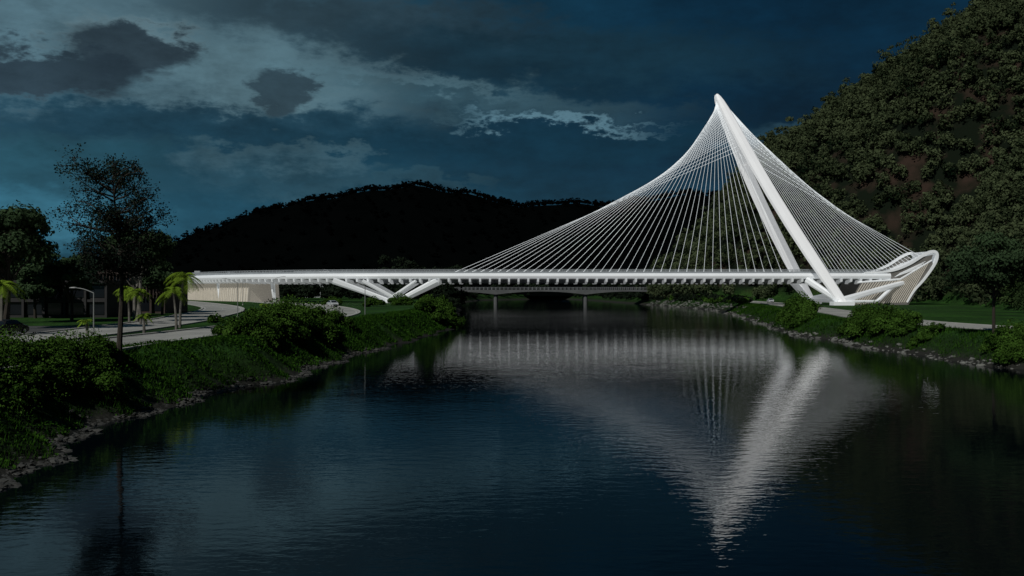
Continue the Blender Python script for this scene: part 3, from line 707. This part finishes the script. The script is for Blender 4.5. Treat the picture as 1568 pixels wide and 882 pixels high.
person('walking_person',57.6,158,2.86,-1.6,(0.25,0.04,0.03),(0.03,0.04,0.07))
person('walking_person',56.7,158.6,2.86,-1.5,(0.05,0.06,0.09),(0.02,0.02,0.02),0.2)
person('walking_person',81,287,2.86,1.4,(0.7,0.16,0.03),(0.05,0.05,0.05))
person('walking_person',82.2,289,2.86,1.5,(0.6,0.1,0.03),(0.03,0.03,0.03),0.2)

# ------------------------------------------------------------------ camera
cd=bpy.data.cameras.new('camera'); cam=bpy.data.objects.new('camera',cd); sc.collection.objects.link(cam)
cam.location=(0,0,8); cam.rotation_euler=(math.radians(90),0,0); cd.lens=34.44; cd.sensor_width=36; cd.clip_end=12000; cd.clip_start=0.3
sc.camera=cam

# ------------------------------------------------------------------ sun
sd=bpy.data.lights.new('sun','SUN'); sun=bpy.data.objects.new('sun',sd); sc.collection.objects.link(sun)
SEL=math.radians(42); SAZ=math.radians(215)
d=Vector((math.sin(SAZ)*math.cos(SEL),math.cos(SAZ)*math.cos(SEL),math.sin(SEL)))
sun.rotation_euler=d.to_track_quat('Z','Y').to_euler(); sd.energy=2.2; sd.angle=math.radians(0.5); sd.color=(1.0,0.98,0.94)

# ------------------------------------------------------------------ sky
w=bpy.data.worlds.new('World'); sc.world=w; w.use_nodes=True; nt=w.node_tree; nt.nodes.clear()
try:
    w.cycles.sampling_method='MANUAL'; w.cycles.sample_map_resolution=256
except Exception as ex: print(ex)
def mth(op,a,b_=None,c=None,clamp=False):
    n=nt.nodes.new('ShaderNodeMath'); n.operation=op; n.use_clamp=clamp
    for i,v in enumerate((a,b_,c)):
        if v is None: continue
        if isinstance(v,(int,float)): n.inputs[i].default_value=v
        else: nt.links.new(v,n.inputs[i])
    return n.outputs[0]
tc=nt.nodes.new('ShaderNodeTexCoord'); sp=nt.nodes.new('ShaderNodeSeparateXYZ'); nt.links.new(tc.outputs['Generated'],sp.inputs[0])
U=mth('ARCTAN2',sp.outputs['X'],sp.outputs['Y']); Vv=mth('ARCSINE',sp.outputs['Z'])
cb=nt.nodes.new('ShaderNodeCombineXYZ'); nt.links.new(mth('MULTIPLY',U,1.0),cb.inputs[0]); nt.links.new(mth('MULTIPLY',Vv,2.2),cb.inputs[1])
def noise(scale,detail=8,rough=0.55,off=(0,0,0),dist=0):
    mp=nt.nodes.new('ShaderNodeMapping'); mp.inputs['Location'].default_value=off; nt.links.new(cb.outputs[0],mp.inputs[0])
    n=nt.nodes.new('ShaderNodeTexNoise'); n.inputs['Scale'].default_value=scale; n.inputs['Detail'].default_value=detail; n.inputs['Roughness'].default_value=rough; n.inputs['Distortion'].default_value=dist
    nt.links.new(mp.outputs[0],n.inputs['Vector']); return n.outputs['Fac']
na=noise(9,5,0.6); nb=noise(9,5,0.6,(3.3,1.7,5)); nc=noise(30,6,0.65,(7,2,1)); nd=noise(4,3,0.5,(1,9,2))
def warp(c,n,amt): return mth('MULTIPLY_ADD',mth('SUBTRACT',n,0.5),amt,c)
U1=warp(warp(U,na,0.16),nc,0.09); V1=warp(warp(Vv,nb,0.075),nc,0.05)
def ang(px,py): return math.atan((px-784)/1500), math.atan((441-py)/math.hypot(1500,px-784))
def blob(px,py,rx,ry,edge,tilt=0.0):
    cu,cv=ang(px,py); ru=rx/1600; rv=ry/1600
    du=mth('SUBTRACT',U1,cu); dv=mth('SUBTRACT',V1,cv)
    if tilt: dv=mth('MULTIPLY_ADD',du,tilt,dv)
    a=mth('DIVIDE',du,ru); c=mth('DIVIDE',dv,rv)
    d=mth('SQRT',mth('ADD',mth('MULTIPLY',a,a),mth('MULTIPLY',c,c)))
    m=nt.nodes.new('ShaderNodeMapRange'); m.interpolation_type='SMOOTHSTEP'; m.inputs[1].default_value=max(0,1-edge); m.inputs[2].default_value=1+edge; m.inputs[3].default_value=1; m.inputs[4].default_value=0
    nt.links.new(d,m.inputs[0]); return m.outputs[0]
def mix(fac,c1,c2):
    n=nt.nodes.new('ShaderNodeMixRGB')
    if isinstance(fac,(int,float)): n.inputs[0].default_value=fac
    else: nt.links.new(fac,n.inputs[0])
    for i,c in ((1,c1),(2,c2)):
        if isinstance(c,tuple): n.inputs[i].default_value=c+(1,)
        else: nt.links.new(c,n.inputs[i])
    return n.outputs[0]
gu=nt.nodes.new('ShaderNodeMapRange'); gu.interpolation_type='SMOOTHSTEP'; gu.inputs[1].default_value=-0.5; gu.inputs[2].default_value=0.30; nt.links.new(U,gu.inputs[0])
col=mix(gu.outputs[0],(0.010,0.050,0.080),(0.0010,0.016,0.036))
gl=nt.nodes.new('ShaderNodeMapRange'); gl.interpolation_type='SMOOTHSTEP'; gl.inputs[1].default_value=0.0; gl.inputs[2].default_value=0.16; gl.inputs[3].default_value=0.5; gl.inputs[4].default_value=0; nt.links.new(Vv,gl.inputs[0])
col=mix(gl.outputs[0],col,(0.011,0.066,0.108))
blobs=[(150,40,330,120,0.6,0,(0.088,0.165,0.205),0.9),
(420,120,200,60,0.5,0.1,(0.085,0.160,0.195),0.9),
(60,250,170,50,0.7,0,(0.020,0.080,0.115),0.7),
(740,150,250,26,0.7,0.12,(0.034,0.078,0.102),0.75),
(860,190,150,7,0.7,0.10,(0.095,0.195,0.250),0.85),
(640,125,140,9,0.7,0.12,(0.07,0.14,0.175),0.7),
(560,100,110,10,0.7,0.12,(0.07,0.13,0.16),0.6),
(1195,215,60,14,0.6,0,(0.04,0.10,0.14),0.6),
(560,35,330,50,0.5,0.1,(0.018,0.038,0.052),0.9),
(880,85,330,45,0.6,0.05,(0.005,0.024,0.040),0.85),
(190,62,100,44,0.2,0,(0.11,0.18,0.21),0.7),
(190,78,92,46,0.22,0,(0.022,0.040,0.055),0.95),
(70,112,120,34,0.22,0,(0.021,0.039,0.055),0.95),
(440,140,55,32,0.3,0,(0.022,0.044,0.060),0.9),
(330,192,330,30,0.35,0,(0.008,0.040,0.068),0.88),
(900,228,330,24,0.5,0,(0.003,0.026,0.048),0.7),
(430,250,170,30,0.2,0,(0.036,0.086,0.116),0.9),
(430,272,190,30,0.5,0,(0.012,0.050,0.078),0.85),
(590,285,150,16,0.35,0,(0.020,0.062,0.090),0.7),
(70,335,150,34,0.6,0,(0.040,0.165,0.245),0.9)]
for px,py,rx,ry,ed,ti,c,s in blobs:
    col=mix(mth('MULTIPLY',blob(px,py,rx,ry,ed,ti),s),col,c)
md=mth('MULTIPLY_ADD',mth('SUBTRACT',na,0.5),1.3,mth('MULTIPLY_ADD',mth('SUBTRACT',nd,0.5),1.0,1.0))
md=mth('MULTIPLY_ADD',mth('SUBTRACT',nc,0.5),0.8,md); md=mth('MAXIMUM',md,0.4)
vm=nt.nodes.new('ShaderNodeVectorMath'); vm.operation='SCALE'; nt.links.new(col,vm.inputs[0]); nt.links.new(md,vm.inputs['Scale'])
bgc=nt.nodes.new('ShaderNodeBackground'); nt.links.new(vm.outputs[0],bgc.inputs[0]); bgc.inputs[1].default_value=1.0
sk=nt.nodes.new('ShaderNodeTexSky'); sk.sky_type='NISHITA'; sk.sun_disc=False; sk.sun_elevation=SEL; sk.sun_rotation=SAZ
bgs=nt.nodes.new('ShaderNodeBackground'); nt.links.new(sk.outputs[0],bgs.inputs[0]); bgs.inputs[1].default_value=0.0012
ads=nt.nodes.new('ShaderNodeAddShader'); nt.links.new(bgc.outputs[0],ads.inputs[0]); nt.links.new(bgs.outputs[0],ads.inputs[1])
wo=nt.nodes.new('ShaderNodeOutputWorld'); nt.links.new(ads.outputs[0],wo.inputs[0])
